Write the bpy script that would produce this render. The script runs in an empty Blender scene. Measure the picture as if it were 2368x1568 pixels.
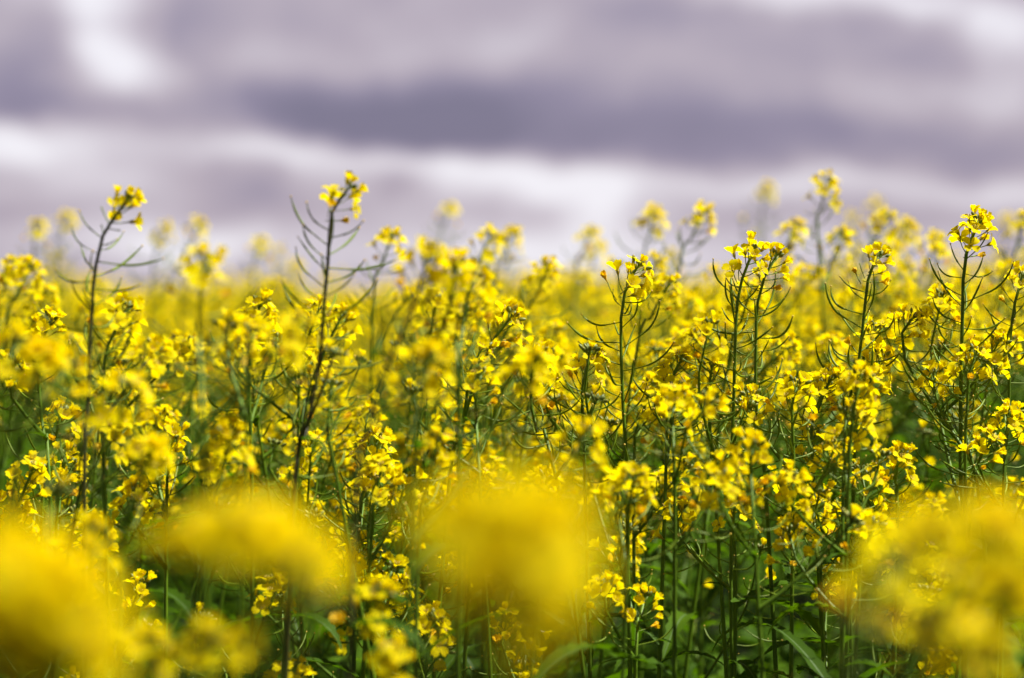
import bpy, math, random
import numpy as np
from mathutils import Vector, Matrix

random.seed(11)
R = random.Random(5)
SC = bpy.context.scene
COL = SC.collection
PI = math.pi
GOLD = 2.39996

# ------------------------------------------------------------------ camera
CAM_Z = 1.30
PITCH = math.radians(1.475)
FPX = 2368 * 85 / 36.0            # focal length in px of a 2368 x 1568 frame
FOCUS = 2.68
cam_d = bpy.data.cameras.new("camera")
cam = bpy.data.objects.new("camera", cam_d)
COL.objects.link(cam)
cam.location = (0, 0, CAM_Z)
cam.rotation_euler = (PI / 2 - PITCH, 0, 0)
cam_d.lens = 85
cam_d.sensor_width = 36
cam_d.clip_start = 0.05
cam_d.clip_end = 5000
cam_d.dof.use_dof = True
cam_d.dof.focus_distance = FOCUS
cam_d.dof.aperture_fstop = 2.9
SC.camera = cam


def P(x, y, d):
    """world point d metres ahead seen at (x, y) of a 2368 x 1568 frame"""
    X = (x - 1184) / FPX * d
    U = (784 - y) / FPX * d
    c, s = math.cos(PITCH), math.sin(PITCH)
    return Vector((X, d * c + U * s, CAM_Z - d * s + U * c))


# ------------------------------------------------------------------ materials
def new_mat(name):
    m = bpy.data.materials.new(name)
    m.use_nodes = True
    m.node_tree.nodes.clear()
    return m, m.node_tree.nodes, m.node_tree.links


def ramp(n, stops):
    r = n.new("ShaderNodeValToRGB")
    e = r.color_ramp.elements
    e[0].position, e[0].color = stops[0][0], (*stops[0][1], 1)
    e[1].position, e[1].color = stops[-1][0], (*stops[-1][1], 1)
    for p, c in stops[1:-1]:
        q = e.new(p)
        q.color = (*c, 1)
    return r


def plant_mat(name, stops, rough, transl, tcol_gain, noise_scale, noise_amt, spec=0.5, random_from="island", bump=0.0):
    m, n, l = new_mat(name)
    out = n.new("ShaderNodeOutputMaterial")
    geo = n.new("ShaderNodeNewGeometry")
    oi = n.new("ShaderNodeObjectInfo")
    tc = n.new("ShaderNodeTexCoord")
    add = n.new("ShaderNodeMath"); add.operation = "ADD"
    l.new(geo.outputs["Random Per Island"], add.inputs[0])
    l.new(oi.outputs["Random"], add.inputs[1])
    fr = n.new("ShaderNodeMath"); fr.operation = "FRACT"
    l.new(add.outputs[0], fr.inputs[0])
    nz = n.new("ShaderNodeTexNoise"); nz.inputs["Scale"].default_value = noise_scale
    nz.inputs["Detail"].default_value = 3
    l.new(tc.outputs["Object"], nz.inputs["Vector"])
    mx = n.new("ShaderNodeMix"); mx.data_type = "FLOAT"; mx.inputs[0].default_value = noise_amt
    l.new(fr.outputs[0], mx.inputs[2]); l.new(nz.outputs["Fac"], mx.inputs[3])
    rp = ramp(n, stops)
    l.new(mx.outputs[0], rp.inputs[0])
    bs = n.new("ShaderNodeBsdfPrincipled")
    bs.inputs["Roughness"].default_value = rough
    bs.inputs["Specular IOR Level"].default_value = spec
    l.new(rp.outputs[0], bs.inputs["Base Color"])
    if bump:
        bp = n.new("ShaderNodeBump"); bp.inputs["Strength"].default_value = bump
        bp.inputs["Distance"].default_value = 0.001
        l.new(nz.outputs["Fac"], bp.inputs["Height"]); l.new(bp.outputs[0], bs.inputs["Normal"])
    if transl > 0:
        tr = n.new("ShaderNodeBsdfTranslucent")
        g = n.new("ShaderNodeMix"); g.data_type = "RGBA"; g.blend_type = "MULTIPLY"; g.inputs[0].default_value = 1
        l.new(rp.outputs[0], g.inputs[6]); g.inputs[7].default_value = (*tcol_gain, 1)
        l.new(g.outputs[2], tr.inputs["Color"])
        ms = n.new("ShaderNodeMixShader"); ms.inputs[0].default_value = transl
        l.new(bs.outputs[0], ms.inputs[1]); l.new(tr.outputs[0], ms.inputs[2])
        l.new(ms.outputs[0], out.inputs[0])
    else:
        l.new(bs.outputs[0], out.inputs[0])
    return m


M_PETAL = plant_mat("petal", [(0, (.88, .67, .001)), (.35, (.94, .77, .001)), (1, (.96, .83, .002))], .65, .58, (1, 1, 1), 300, .35, .06)
M_OLD = plant_mat("wilting_petal", [(0, (.82, .46, .002)), (.6, (.88, .58, .002)), (1, (.92, .68, .004))], .6, .35, (1, 1, 1), 300, .4, .2)
M_STEM = plant_mat("stem_skin", [(0, (.050, .095, .002)), (.6, (.085, .160, .003)), (1, (.130, .215, .006))], .52, 0, (1, 1, 1), 40, .6, .28)
M_STEMP = plant_mat("purplish_stem_skin", [(0, (.045, .036, .014)), (.6, (.055, .062, .014)), (1, (.07, .105, .012))], .5, 0, (1, 1, 1), 40, .6, .3)
M_POD = plant_mat("pod_skin", [(0, (.095, .100, .003)), (.3, (.125, .195, .004)), (1, (.190, .290, .008))], .48, .2, (1, 1, 1), 120, .4, .32)
M_TIP = plant_mat("pod_tip", [(0, (.45, .30, .03)), (1, (.65, .45, .05))], .5, 0, (1, 1, 1), 120, .4)
M_BUD = plant_mat("bud_skin", [(0, (.10, .15, .03)), (.6, (.17, .21, .035)), (1, (.30, .30, .03))], .5, .15, (1, 1, 1), 120, .3)
M_SEPAL = plant_mat("sepal_skin", [(0, (.20, .21, .03)), (.6, (.36, .32, .03)), (1, (.55, .42, .02))], .5, .3, (1, 1, 1), 120, .3)
M_LEAF = plant_mat("leaf_blade", [(0, (.026, .062, .002)), (.5, (.044, .100, .002)), (1, (.078, .150, .004))], .65, .42, (1.9, 1.9, .6), 30, .5, .10, bump=.5)
M_VEIN = plant_mat("leaf_vein", [(0, (.06, .12, .02)), (1, (.09, .16, .03))], .6, .4, (1.6, 1.8, .8), 30, .5)
PAL = [M_PETAL, M_OLD, M_STEM, M_POD, M_TIP, M_BUD, M_SEPAL, M_LEAF, M_VEIN, M_STEMP]
PETAL, OLD, STEM, POD, TIP, BUD, SEPAL, LEAF, VEIN, STEMP = range(10)


# ------------------------------------------------------------------ mesh builder
class MB:
    def __init__(self):
        self.v, self.f, self.m = [], [], []

    def add(self, verts, faces, mat):
        o = len(self.v)
        self.v.extend([tuple(p) for p in verts])
        self.f.extend([tuple(i + o for i in f) for f in faces])
        if isinstance(mat, int):
            self.m.extend([mat] * len(faces))
        else:
            self.m.extend(mat)

    def merge(self, other, M):
        o = len(self.v)
        self.v.extend([tuple(M @ Vector(p)) for p in other.v])
        self.f.extend([tuple(i + o for i in f) for f in other.f])
        self.m.extend(other.m)

    def mesh(self, name, smooth=True):
        me = bpy.data.meshes.new(name)
        me.from_pydata(self.v, [], self.f)
        used = sorted(set(self.m))
        for u in used:
            me.materials.append(PAL[u])
        rm = {u: i for i, u in enumerate(used)}
        me.polygons.foreach_set("material_index", [rm[i] for i in self.m])
        if smooth:
            me.polygons.foreach_set("use_smooth", [True] * len(self.f))
        me.update()
        return me

    def arrays(self):
        tris, mats = [], []
        for f, m in zip(self.f, self.m):
            for k in range(1, len(f) - 1):
                tris.append((f[0], f[k], f[k + 1])); mats.append(m)
        return np.array(self.v, dtype=np.float32), np.array(tris, dtype=np.int32), np.array(mats, dtype=np.int32)


def frames(pts):
    """parallel frames along a polyline"""
    pts = [Vector(p) for p in pts]
    n = len(pts)
    T = []
    for i in range(n):
        a, b = pts[max(0, i - 1)], pts[min(n - 1, i + 1)]
        T.append((b - a).normalized())
    up = Vector((0, 1, 0)) if abs(T[0].y) < .9 else Vector((1, 0, 0))
    x = (up - T[0] * up.dot(T[0])).normalized()
    out = []
    for t in T:
        x = (x - t * x.dot(t)).normalized()
        out.append((x, t.cross(x), t))
    return pts, out


def tube(mb, pts, radii, sides, mat, squash=1.0):
    pts, fr = frames(pts)
    vs, fs, ms = [], [], []
    n = len(pts)
    for i in range(n):
        x, y, _ = fr[i]
        for k in range(sides):
            a = 2 * PI * k / sides
            vs.append(pts[i] + x * (math.cos(a) * radii[i]) + y * (math.sin(a) * radii[i] * squash))
    for i in range(n - 1):
        mm = mat if isinstance(mat, int) else mat[i]
        for k in range(sides):
            k2 = (k + 1) % sides
            fs.append((i * sides + k, i * sides + k2, (i + 1) * sides + k2, (i + 1) * sides + k))
            ms.append(mm)
    fs.append(tuple((n - 1) * sides + k for k in range(sides)))
    ms.append(mat if isinstance(mat, int) else mat[-1])
    mb.add(vs, fs, ms)


def spline(ctrl, step=.012):
    """Catmull-Rom through the control points, sampled about every step metres"""
    c = [Vector(p) for p in ctrl]
    c = [c[0] * 2 - c[1]] + c + [c[-1] * 2 - c[-2]]
    out = []
    for i in range(1, len(c) - 2):
        p0, p1, p2, p3 = c[i - 1], c[i], c[i + 1], c[i + 2]
        n = max(2, int((p2 - p1).length / step))
        for k in range(n):
            t = k / n
            out.append(0.5 * ((2 * p1) + (p2 - p0) * t + (2 * p0 - 5 * p1 + 4 * p2 - p3) * t * t + (3 * p1 - p0 - 3 * p2 + p3) * t ** 3))
    out.append(c[-2])
    return out


# ------------------------------------------------------------------ petals, flowers, buds
def petal(mb, M, rnd, flare, L, W, mat, low=False, crumple=0.0):
    claw = math.radians(rnd.uniform(6, 14))
    if low:
        a = M @ Vector((.0004, 0, 0))
        z1 = L * .45 * math.cos(claw); x1 = L * .45 * math.sin(claw)
        fl = math.radians(flare)
        mid = (x1 + L * .3 * math.sin(fl), z1 + L * .3 * math.cos(fl))
        end = (x1 + L * .55 * math.sin(fl + .2), z1 + L * .55 * math.cos(fl + .2))
        mb.add([a, M @ Vector((mid[0], -W, mid[1])), M @ Vector((end[0], 0, end[1])), M @ Vector((mid[0], W, mid[1]))],
               [(0, 1, 2), (0, 2, 3)], mat)
        return
    rows = [(0, .16), (.25, .20), (.42, .42), (.58, .86), (.76, 1.0), (.90, .84), (1.0, .45)]
    x = z = 0.0
    last = 0
    vs = []
    fl = math.radians(flare)
    for i, (s, w) in enumerate(rows):
        t = max(0, min(1, (s - .22) / .4))
        ang = claw + (fl - claw) * t * t * (3 - 2 * t) + (.25 if s > .85 else 0)
        d = (s - last) * L
        x += math.sin(ang) * d; z += math.cos(ang) * d
        last = s
        hw = w * W
        cup = .16 * hw * (1 if s < .8 else -.4)
        nx, nz = -math.cos(ang), math.sin(ang)
        for c in (-1, -.4, .4, 1):
            q = cup * (c * c) + crumple * rnd.uniform(-1, 1) * W
            e = -.05 * L if (i == 6 and abs(c) < .5) else 0
            vs.append(M @ Vector((x + nx * q + math.sin(ang) * e, c * hw, z + nz * q + math.cos(ang) * e)))
    fs = []
    for i in range(len(rows) - 1):
        for k in range(3):
            a = i * 4 + k
            fs.append((a, a + 1, a + 5, a + 4))
    mb.add(vs, fs, mat)


def flower(rnd, kind, low=False):
    mb = MB()
    if kind == "open":
        flare, L, W, mat, cr = rnd.uniform(50, 76), rnd.uniform(.0150, .0172), rnd.uniform(.0042, .0050), PETAL, .08
    elif kind == "half":
        flare, L, W, mat, cr = rnd.uniform(24, 44), rnd.uniform(.0150, .0170), rnd.uniform(.0040, .0047), PETAL, .10
    elif kind == "tight":
        flare, L, W, mat, cr = rnd.uniform(8, 20), rnd.uniform(.0130, .0150), rnd.uniform(.0032, .0038), PETAL, .12
    else:
        flare, L, W, mat, cr = rnd.uniform(6, 20), rnd.uniform(.011, .014), rnd.uniform(.0026, .0034), OLD, .22
    r0 = rnd.uniform(0, PI)
    for k in range(4):
        M = Matrix.Rotation(r0 + k * PI / 2 + rnd.uniform(-.2, .2), 4, "Z")
        petal(mb, M, rnd, flare + rnd.uniform(-12, 12), L * rnd.uniform(.9, 1.05), W, mat, low, cr)
    if low:
        return mb
    # calyx: four narrow sepals
    if kind != "old":
        for k in range(4):
            M = Matrix.Rotation(r0 + PI / 4 + k * PI / 2, 4, "Z")
            an = math.radians(rnd.uniform(12, 30))
            s, c = math.sin(an), math.cos(an)
            l = .0062
            mb.add([M @ Vector((.0006, -.0004, 0)), M @ Vector((.0006, .0004, 0)), M @ Vector((l * .5 * s + .0006, .001, l * .5 * c)),
                    M @ Vector((l * .5 * s + .0006, -.001, l * .5 * c)), M @ Vector((l * s + .0006, 0, l * c))],
                   [(0, 1, 2, 3), (3, 2, 4)], SEPAL)
    # pistil and anthers
    tube(mb, [(0, 0, 0), (0, 0, .006), (0, 0, .0085)], [.0006, .0006, .0003], 4, SEPAL)
    for k in range(6):
        a = k * PI / 3
        c = Vector((math.cos(a), math.sin(a), 0))
        p = c * .0022 + Vector((0, 0, .0078 + rnd.uniform(-.001, .001)))
        d = Vector((-c.y, c.x, 0)) * .0005
        mb.add([p - d - c * .0003, p + d - c * .0003, p + Vector((0, 0, .0018)), p + c * .0006], [(0, 1, 2), (1, 3, 2), (3, 0, 2)], TIP)
    return mb


def bud(rnd, size, sides=5):
    mb = MB()
    l = .0062 * size
    r = .0017 * size
    pts = [(0, 0, 0), (0, 0, l * .2), (0, 0, l * .55), (0, 0, l * .85), (0, 0, l)]
    tube(mb, pts, [r * .4, r * .95, r, r * .65, r * .15], sides, [BUD, BUD, BUD, BUD if size < 1 else SEPAL])
    return mb


def rot_to(dirv, spin=0.0):
    z = Vector(dirv).normalized()
    up = Vector((0, 0, 1)) if abs(z.z) < .95 else Vector((1, 0, 0))
    x = (up.cross(z)).normalized()
    y = z.cross(x)
    M = Matrix((x, y, z)).transposed().to_4x4()
    return M @ Matrix.Rotation(spin, 4, "Z")


def head_template(rnd, nf, nb, spread=1.0, old=2, low=False, sides=5, tall=1.0):
    """flower head: pedicels and buds as one mesh, and the slots the flowers sit in"""
    mb = MB()
    slots = []
    az = rnd.uniform(0, 6)
    total = nf + old
    for i in range(total):
        t = i / max(1, total - 1)
        az += GOLD + rnd.uniform(-.3, .3)
        zb = -.003 - .034 * tall * t ** 1.2
        ln = (.012 + .010 * t) * rnd.uniform(.85, 1.2) * spread
        th0 = math.radians(28 + 42 * t + rnd.uniform(-8, 8))
        th1 = th0 - math.radians(rnd.uniform(2, 16))
        c = Vector((math.cos(az), math.sin(az), 0))
        p0 = Vector((0, 0, zb))
        p1 = p0 + (c * math.sin(th0) + Vector((0, 0, math.cos(th0)))) * ln * .55
        p2 = p1 + (c * math.sin(th1) + Vector((0, 0, math.cos(th1)))) * ln * .45
        tube(mb, [p0, p1, p2], [.0006, .0005, .0007], 3 if low else 4, POD)
        d = (c * math.sin(th1 + rnd.uniform(-.25, .35)) + Vector((0, 0, math.cos(th1))))
        kind = "old" if i >= nf else ("tight" if i < nf * .15 else rnd.choice(["open", "open", "half", "half", "tight"] if i < nf * .8 else ["half", "tight", "open"]))
        slots.append((Matrix.Translation(p2) @ rot_to(d, rnd.uniform(0, 6)), kind))
    for i in range(nb):
        t = i / nb
        az += GOLD
        an = math.radians(4 + 52 * t)
        d = Vector((math.cos(az) * math.sin(an), math.sin(az) * math.sin(an), math.cos(an)))
        ln = .003 + .008 * t
        p0 = Vector((0, 0, -.002 * t))
        p1 = p0 + d * ln
        if not low:
            tube(mb, [p0, p1], [.0004, .0005], 3, POD)
        mb.merge(bud(rnd, .55 + .75 * t, 4 if low else sides), Matrix.Translation(p1) @ rot_to(d))
    return mb, slots


def pod(rnd, length, young=False, low=False, side=6):
    """x outward, z along the stem: thin pedicel, joint, curved pod, yellow stigma"""
    mb = MB()
    a0 = math.radians(rnd.uniform(62, 94))
    a1 = a0 - math.radians(rnd.uniform(-4, 18))
    a2 = math.radians(rnd.uniform(6, 46))
    pl = length * rnd.uniform(.36, .48)
    bl = length - pl
    wob = rnd.uniform(-.8, .8)
    pts, rad = [Vector((.0012, 0, 0))], [.00062]
    n1, n2 = (2, 3) if low else (4, 6)
    for i in range(n1):
        a = a0 + (a1 - a0) * (i + .5) / n1
        pts.append(pts[-1] + Vector((math.sin(a), 0, math.cos(a))) * pl / n1)
        rad.append(.00064)
    rad[-1] = .00105
    k = .62 if young else 1.0
    for i in range(n2):
        t = (i + .5) / n2
        a = a1 + (a2 - a1) * (t ** .8)
        pts.append(pts[-1] + Vector((math.sin(a), wob * .35 * t, math.cos(a))) * bl / n2)
        t1 = (i + 1) / n2
        rad.append((.00118 if t1 < .75 else .00070 if t1 < .9 else .00042) * k)
    rad[-1] = .00045
    e = (pts[-1] - pts[-2]).normalized()
    mats = [POD] * (len(pts) - 1)
    if not low:
        pts += [pts[-1] + e * .0006, pts[-1] + e * .0016]
        rad += [.00100, .0008]
        mats += [TIP, TIP]
    tube(mb, pts, rad, 3 if low else side, mats)
    return mb


def leaf(rnd, L, W, low=False):
    """x outward blade, droops; wavy toothed edge"""
    mb = MB()
    n = 5 if low else 16
    vs, vein = [], []
    a = math.radians(rnd.uniform(25, 55))
    droop = rnd.uniform(.6, 1.7)
    x = z = 0
    for i in range(n + 1):
        t = i / n
        an = a - droop * t
        if i:
            x += math.cos(an) * L / n; z += math.sin(an) * L / n
        w = W * (math.sin(PI * min(1, (t * .92 + .06))) ** .75) * (1.0 - .35 * t)
        if not low:
            w *= 1 + (.16 if i % 2 else -.12)
        cu = .30 * w
        rz = 0 if low else rnd.uniform(-.12, .12) * W
        vs += [Vector((x - math.sin(an) * cu, -w, z + math.cos(an) * cu + rz)), Vector((x, -w * .1, z)), Vector((x, w * .1, z)),
               Vector((x - math.sin(an) * cu, w, z + math.cos(an) * cu - rz))]
    fs, ms = [], []
    for i in range(n):
        for k in range(3):
            q = i * 4 + k
            fs.append((q, q + 1, q + 5, q + 4)); ms.append(VEIN if (k == 1 and not low) else LEAF)
    mb.add(vs, fs, ms)
    return mb


# shared mesh libraries
FL = {k: [flower(R, k).mesh("flower") for _ in range(n)] for k, n in (("open", 6), ("half", 6), ("tight", 4), ("old", 4))}
FL_MB = {k: [flower(R, k, low=False) for _ in range(3)] for k in FL}
FL_LOW = {k: [flower(R, k, low=True) for _ in range(3)] for k in FL}
HEADS = []
for nf, nb, sp, old in [(11, 9, .82, 1), (12, 8, .85, 1), (10, 10, .78, 1), (13, 7, .9, 0), (9, 8, .82, 2), (15, 9, .9, 1)]:
    mb, sl = head_template(R, nf, nb, sp, old)
    HEADS.append((mb.mesh("flower_head"), sl))
BIG = []
for nf, nb, sp, old in [(20, 6, .62, 0), (18, 6, .66, 0)]:
    mb, sl = head_template(R, nf, nb, sp, old, tall=.35)
    BIG.append((mb.mesh("flower_head"), sl))
BUDHEADS = []
for nf, nb in [(2, 16), (1, 18)]:
    mb, sl = head_template(R, nf, nb, .9, 0)
    BUDHEADS.append((mb.mesh("flower_head"), sl))
PODS = [pod(R, R.uniform(.044, .068)).mesh("seed_pod") for _ in range(20)]
YPODS = [pod(R, R.uniform(.026, .040), young=True).mesh("seed_pod") for _ in range(6)]
LEAVES = [leaf(R, R.uniform(.06, .12), R.uniform(.006, .012)).mesh("leaf") for _ in range(8)]
SLEAVES = [leaf(R, R.uniform(.030, .05), R.uniform(.004, .007)).mesh("leaf") for _ in range(4)]


# ------------------------------------------------------------------ plants with parts
def link(name, me, parent, M=None):
    o = bpy.data.objects.new(name, me)
    COL.objects.link(o)
    if parent is not None:
        o.parent = parent
    if M is not None:
        o.matrix_basis = M
    return o


def empty(name, loc):
    o = bpy.data.objects.new(name, None)
    COL.objects.link(o)
    o.location = loc
    o.empty_display_size = .05
    return o


def tag(o, label=None, cat=None, group=None, kind=None):
    for k, v in (("label", label), ("category", cat), ("group", group), ("kind", kind)):
        if v:
            o[k] = v


class Curve:
    def __init__(self, ctrl, step=.012):
        self.p = spline(ctrl, step)
        self.s = [0.0]
        for a, b in zip(self.p, self.p[1:]):
            self.s.append(self.s[-1] + (b - a).length)
        self.L = self.s[-1]

    def at(self, s):
        s = max(0, min(self.L - 1e-6, s))
        lo, hi = 0, len(self.s) - 1
        while hi - lo > 1:
            m = (lo + hi) // 2
            if self.s[m] <= s: lo = m
            else: hi = m
        t = (s - self.s[lo]) / max(1e-9, self.s[hi] - self.s[lo])
        return self.p[lo].lerp(self.p[hi], t), (self.p[hi] - self.p[lo]).normalized()


def stem_frame(pos, tan, az):
    """matrix: z along tan, x pointing at azimuth az round it"""
    x = Vector((math.cos(az), math.sin(az), 0))
    x = (x - tan * x.dot(tan)).normalized()
    y = tan.cross(x)
    M = Matrix((x, y, tan)).transposed().to_4x4()
    M.translation = pos
    return M


def raceme(root, cv, rnd, npods, head, podscale=1.0, spacing=.0058, rstem=.0018):
    """pods and flower head on the top end of a curve given in root space"""
    pos, tan = cv.at(cv.L)
    tan = (tan + Vector((0, 0, .15))).normalized()
    me, slots = head
    h = link("flower_head", me, root, stem_frame(pos, tan, rnd.uniform(0, 6.28)) @ Matrix.Scale(rnd.uniform(.96, 1.12), 4))
    for M, kind in slots:
        if rnd.random() < .08:
            continue
        link("flower", rnd.choice(FL[kind]), h, M @ Matrix.Scale(rnd.uniform(.88, 1.12), 4))
    s = cv.L - .036
    az = rnd.uniform(0, 6.28)
    for i in range(npods):
        az += GOLD + rnd.uniform(-.35, .35)
        s -= spacing * rnd.uniform(.6, 1.4)
        if s < .03:
            break
        if rnd.random() < .06:
            continue
        p, t = cv.at(s)
        young = i < 2 or rnd.random() < .08
        sc = podscale * rnd.uniform(.72, 1.15) * (1 if young else min(1.0, .84 + .03 * i))
        M = stem_frame(p, t, az) @ Matrix.Rotation(rnd.uniform(-.35, .3), 4, "Y") @ Matrix.Rotation(rnd.uniform(-.35, .35), 4, "X") @ Matrix.Scale(sc, 4)
        link("seed_pod", rnd.choice(YPODS if young else PODS), root, M)


def stem_mesh(cv, r0, r1, name, sides=8, mat=STEM, step=2):
    mb = MB()
    pts = cv.p[::step]
    if (cv.p[-1] - pts[-1]).length > 1e-6:
        pts = pts + [cv.p[-1]]
    n = len(pts)
    rad = [r0 + (r1 - r0) * (i / (n - 1)) ** .8 for i in range(n)]
    tube(mb, pts, rad, sides, mat)
    return mb.mesh(name)


def plant(tip, path=None, npods=14, nbranch=2, head=None, purple=False, rnd=None, base=None, nleaf=5, lean=None,
          podscale=1.0, name="rapeseed_plant", thick=.95, branch_drop=(.05, .22), branch_head=None):
    """a rapeseed plant whose main stem ends at the world point tip; path = world points down the stem"""
    rnd = rnd or R
    tip = Vector(tip)
    pts = [tip] + [Vector(p) for p in (path or [])]
    low = pts[-1]
    if base is None:
        if path:
            d = (pts[-2] - pts[-1])
            k = min(.35, max(-.35, d.x / max(.02, d.z)))
            base = Vector((low.x - k * low.z * .35, low.y + rnd.uniform(-.04, .04), 0))
        else:
            lx = rnd.gauss(.05, .11) if lean is None else lean
            base = Vector((tip.x - lx, tip.y + rnd.uniform(-.10, .10), 0))
    if not path:
        b = rnd.uniform(.005, .018)
        k = (tip.x - base.x) / tip.z
        pts.append(Vector((tip.x - b - k * .03, tip.y + rnd.uniform(-.01, .01), tip.z - .04)))
        pts.append(Vector((tip.x - b * 1.6 - k * .14, tip.y + rnd.uniform(-.02, .02), tip.z - .12)))
    low = pts[-1]
    pts.append(base.lerp(low, .5) + Vector((rnd.uniform(-.015, .015), rnd.uniform(-.02, .02), 0)))
    pts.append(base)
    root = empty(name, base)
    local = [p - base for p in reversed(pts)]
    cv = Curve(local)
    smat = STEMP if purple else STEM
    link("stem", stem_mesh(cv, .0052 * thick, .0016 * thick, "stem", 8, smat), root)
    raceme(root, cv, rnd, npods, head or rnd.choice(HEADS), podscale)
    az = rnd.uniform(0, 6.28)
    used = cv.L - .036 - npods * .0064
    for b in range(nbranch):
        az += 2.2 + rnd.uniform(-.5, .5)
        s0 = used - .01 - b * rnd.uniform(.035, .08)
        if s0 < .35:
            break
        p0, t0 = cv.at(s0)
        drop = rnd.uniform(*branch_drop) + b * .03
        topz = local[-1].z - drop
        H = max(.08, topz - p0.z)
        out = rnd.uniform(.25, .75) * H + .02
        c = Vector((math.cos(az), math.sin(az), 0))
        q1 = p0 + c * out * .45 + Vector((0, 0, H * .32))
        q2 = p0 + c * out * .85 + Vector((0, 0, H * .70))
        q3 = p0 + c * out + Vector((rnd.uniform(.0, .02), 0, H))
        bc = Curve([p0, q1, q2, q3])
        link("branch", stem_mesh(bc, .0026 * thick, .0012 * thick, "branch", 6, smat), root)
        hd = branch_head or (rnd.choice(BUDHEADS) if rnd.random() < .36 else rnd.choice(HEADS))
        raceme(root, bc, rnd, int(min(16, max(4, (bc.L - .05) / .008))), hd, podscale * .92)
        M = stem_frame(p0, t0, az + .3) @ Matrix.Scale(rnd.uniform(.8, 1.3), 4)
        link("leaf", rnd.choice(SLEAVES), root, M)
    for i in range(nleaf):
        s = used - .08 - (used - .45) * (i + rnd.random()) / max(1, nleaf)
        if s < .3:
            continue
        p, t = cv.at(s)
        az += GOLD
        link("leaf", rnd.choice(LEAVES), root, stem_frame(p, t, az) @ Matrix.Scale(rnd.uniform(.8, 1.4) * (1.12 if p.z < .95 else 1), 4))
    return root


# ------------------------------------------------------------------ the plants one can point at
# (x, y, depth, path, pods, branches, options, label, short name used by neighbours' labels)
CUR = []


def cur(x, y, d, path=None, pods=12, br=2, label="", short="", group=None, **kw):
    CUR.append((x, y, d))
    pw = [P(a, b, d) for a, b in path] if path else None
    o = plant(P(x, y, d), pw, pods, br, **kw)
    tag(o, label, "rapeseed plant", group or "rapeseed plants in the field")
    ANCH.append((x, y, d, short))
    return o


ANCH = []
G_TALL = "tall rapeseed plants standing above the field"
G_FORE = "blurred rapeseed plants close to the viewer"
# tall stalks in or near focus
cur(292, 468, 2.33, [(262, 505), (238, 545), (222, 612), (213, 700), (207, 850), (203, 960), (195, 1130)], 30, 1, purple=True, podscale=1.0,
    label="tall dark-stemmed rapeseed plant at the far left, head bent right against the pale cloud", short="tall dark-stemmed plant at the far left", group=G_TALL)
cur(803, 440, 2.33, [(785, 462), (768, 490), (762, 540), (758, 610), (748, 720), (740, 830), (722, 930), (703, 1020), (680, 1140)], 34, 1, purple=True, head=HEADS[4],
    label="tallest rapeseed plant left of centre, purple stem ringed with bare pods below a small head", short="tallest plant left of centre", group=G_TALL)
cur(1472, 622, 2.66, [(1454, 650), (1438, 710), (1436, 800), (1440, 920), (1450, 1100), (1452, 1300)], 34, 1, head=HEADS[0],
    label="tall sharp rapeseed plant right of centre standing alone over the blurred yellow field", short="lone sharp plant right of centre", group=G_TALL)
cur(1742, 588, 2.68, [(1722, 625), (1705, 700), (1700, 800), (1696, 950), (1690, 1150), (1700, 1400)], 38, 1, head=HEADS[3],
    label="left of two sharp tall rapeseed plants with touching flower heads, right of centre", short="left one of the touching pair", group=G_TALL)
cur(1792, 598, 2.70, [(1768, 640), (1752, 700), (1748, 800), (1750, 950), (1775, 1200)], 34, 1, head=HEADS[1],
    label="right of two sharp tall rapeseed plants with touching flower heads, right of centre", short="right one of the touching pair", group=G_TALL)
cur(2032, 595, 2.70, [(2012, 625), (2003, 680), (1995, 760), (1980, 900), (1975, 1100)], 24, 1, head=HEADS[4],
    label="slender sharp rapeseed plant with a sparse head, between the touching pair and the right-hand stalk", short="slender sparse-headed plant", group=G_TALL)
cur(2262, 520, 2.68, [(2243, 560), (2229, 620), (2226, 720), (2222, 900), (2222, 1100), (2228, 1300)], 44, 1, head=HEADS[5], thick=1.1,
    label="tall thick-stemmed sharp rapeseed plant near the right edge, full head bent right", short="thick-stemmed plant near the right edge", group=G_TALL)
cur(2362, 645, 2.70, [(2347, 700), (2335, 800), (2333, 950), (2320, 1200)], 34, 2,
    label="sharp rapeseed plant cut by the right edge of the view, beside the thick-stemmed one", short="plant at the right edge", group=G_TALL)
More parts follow.
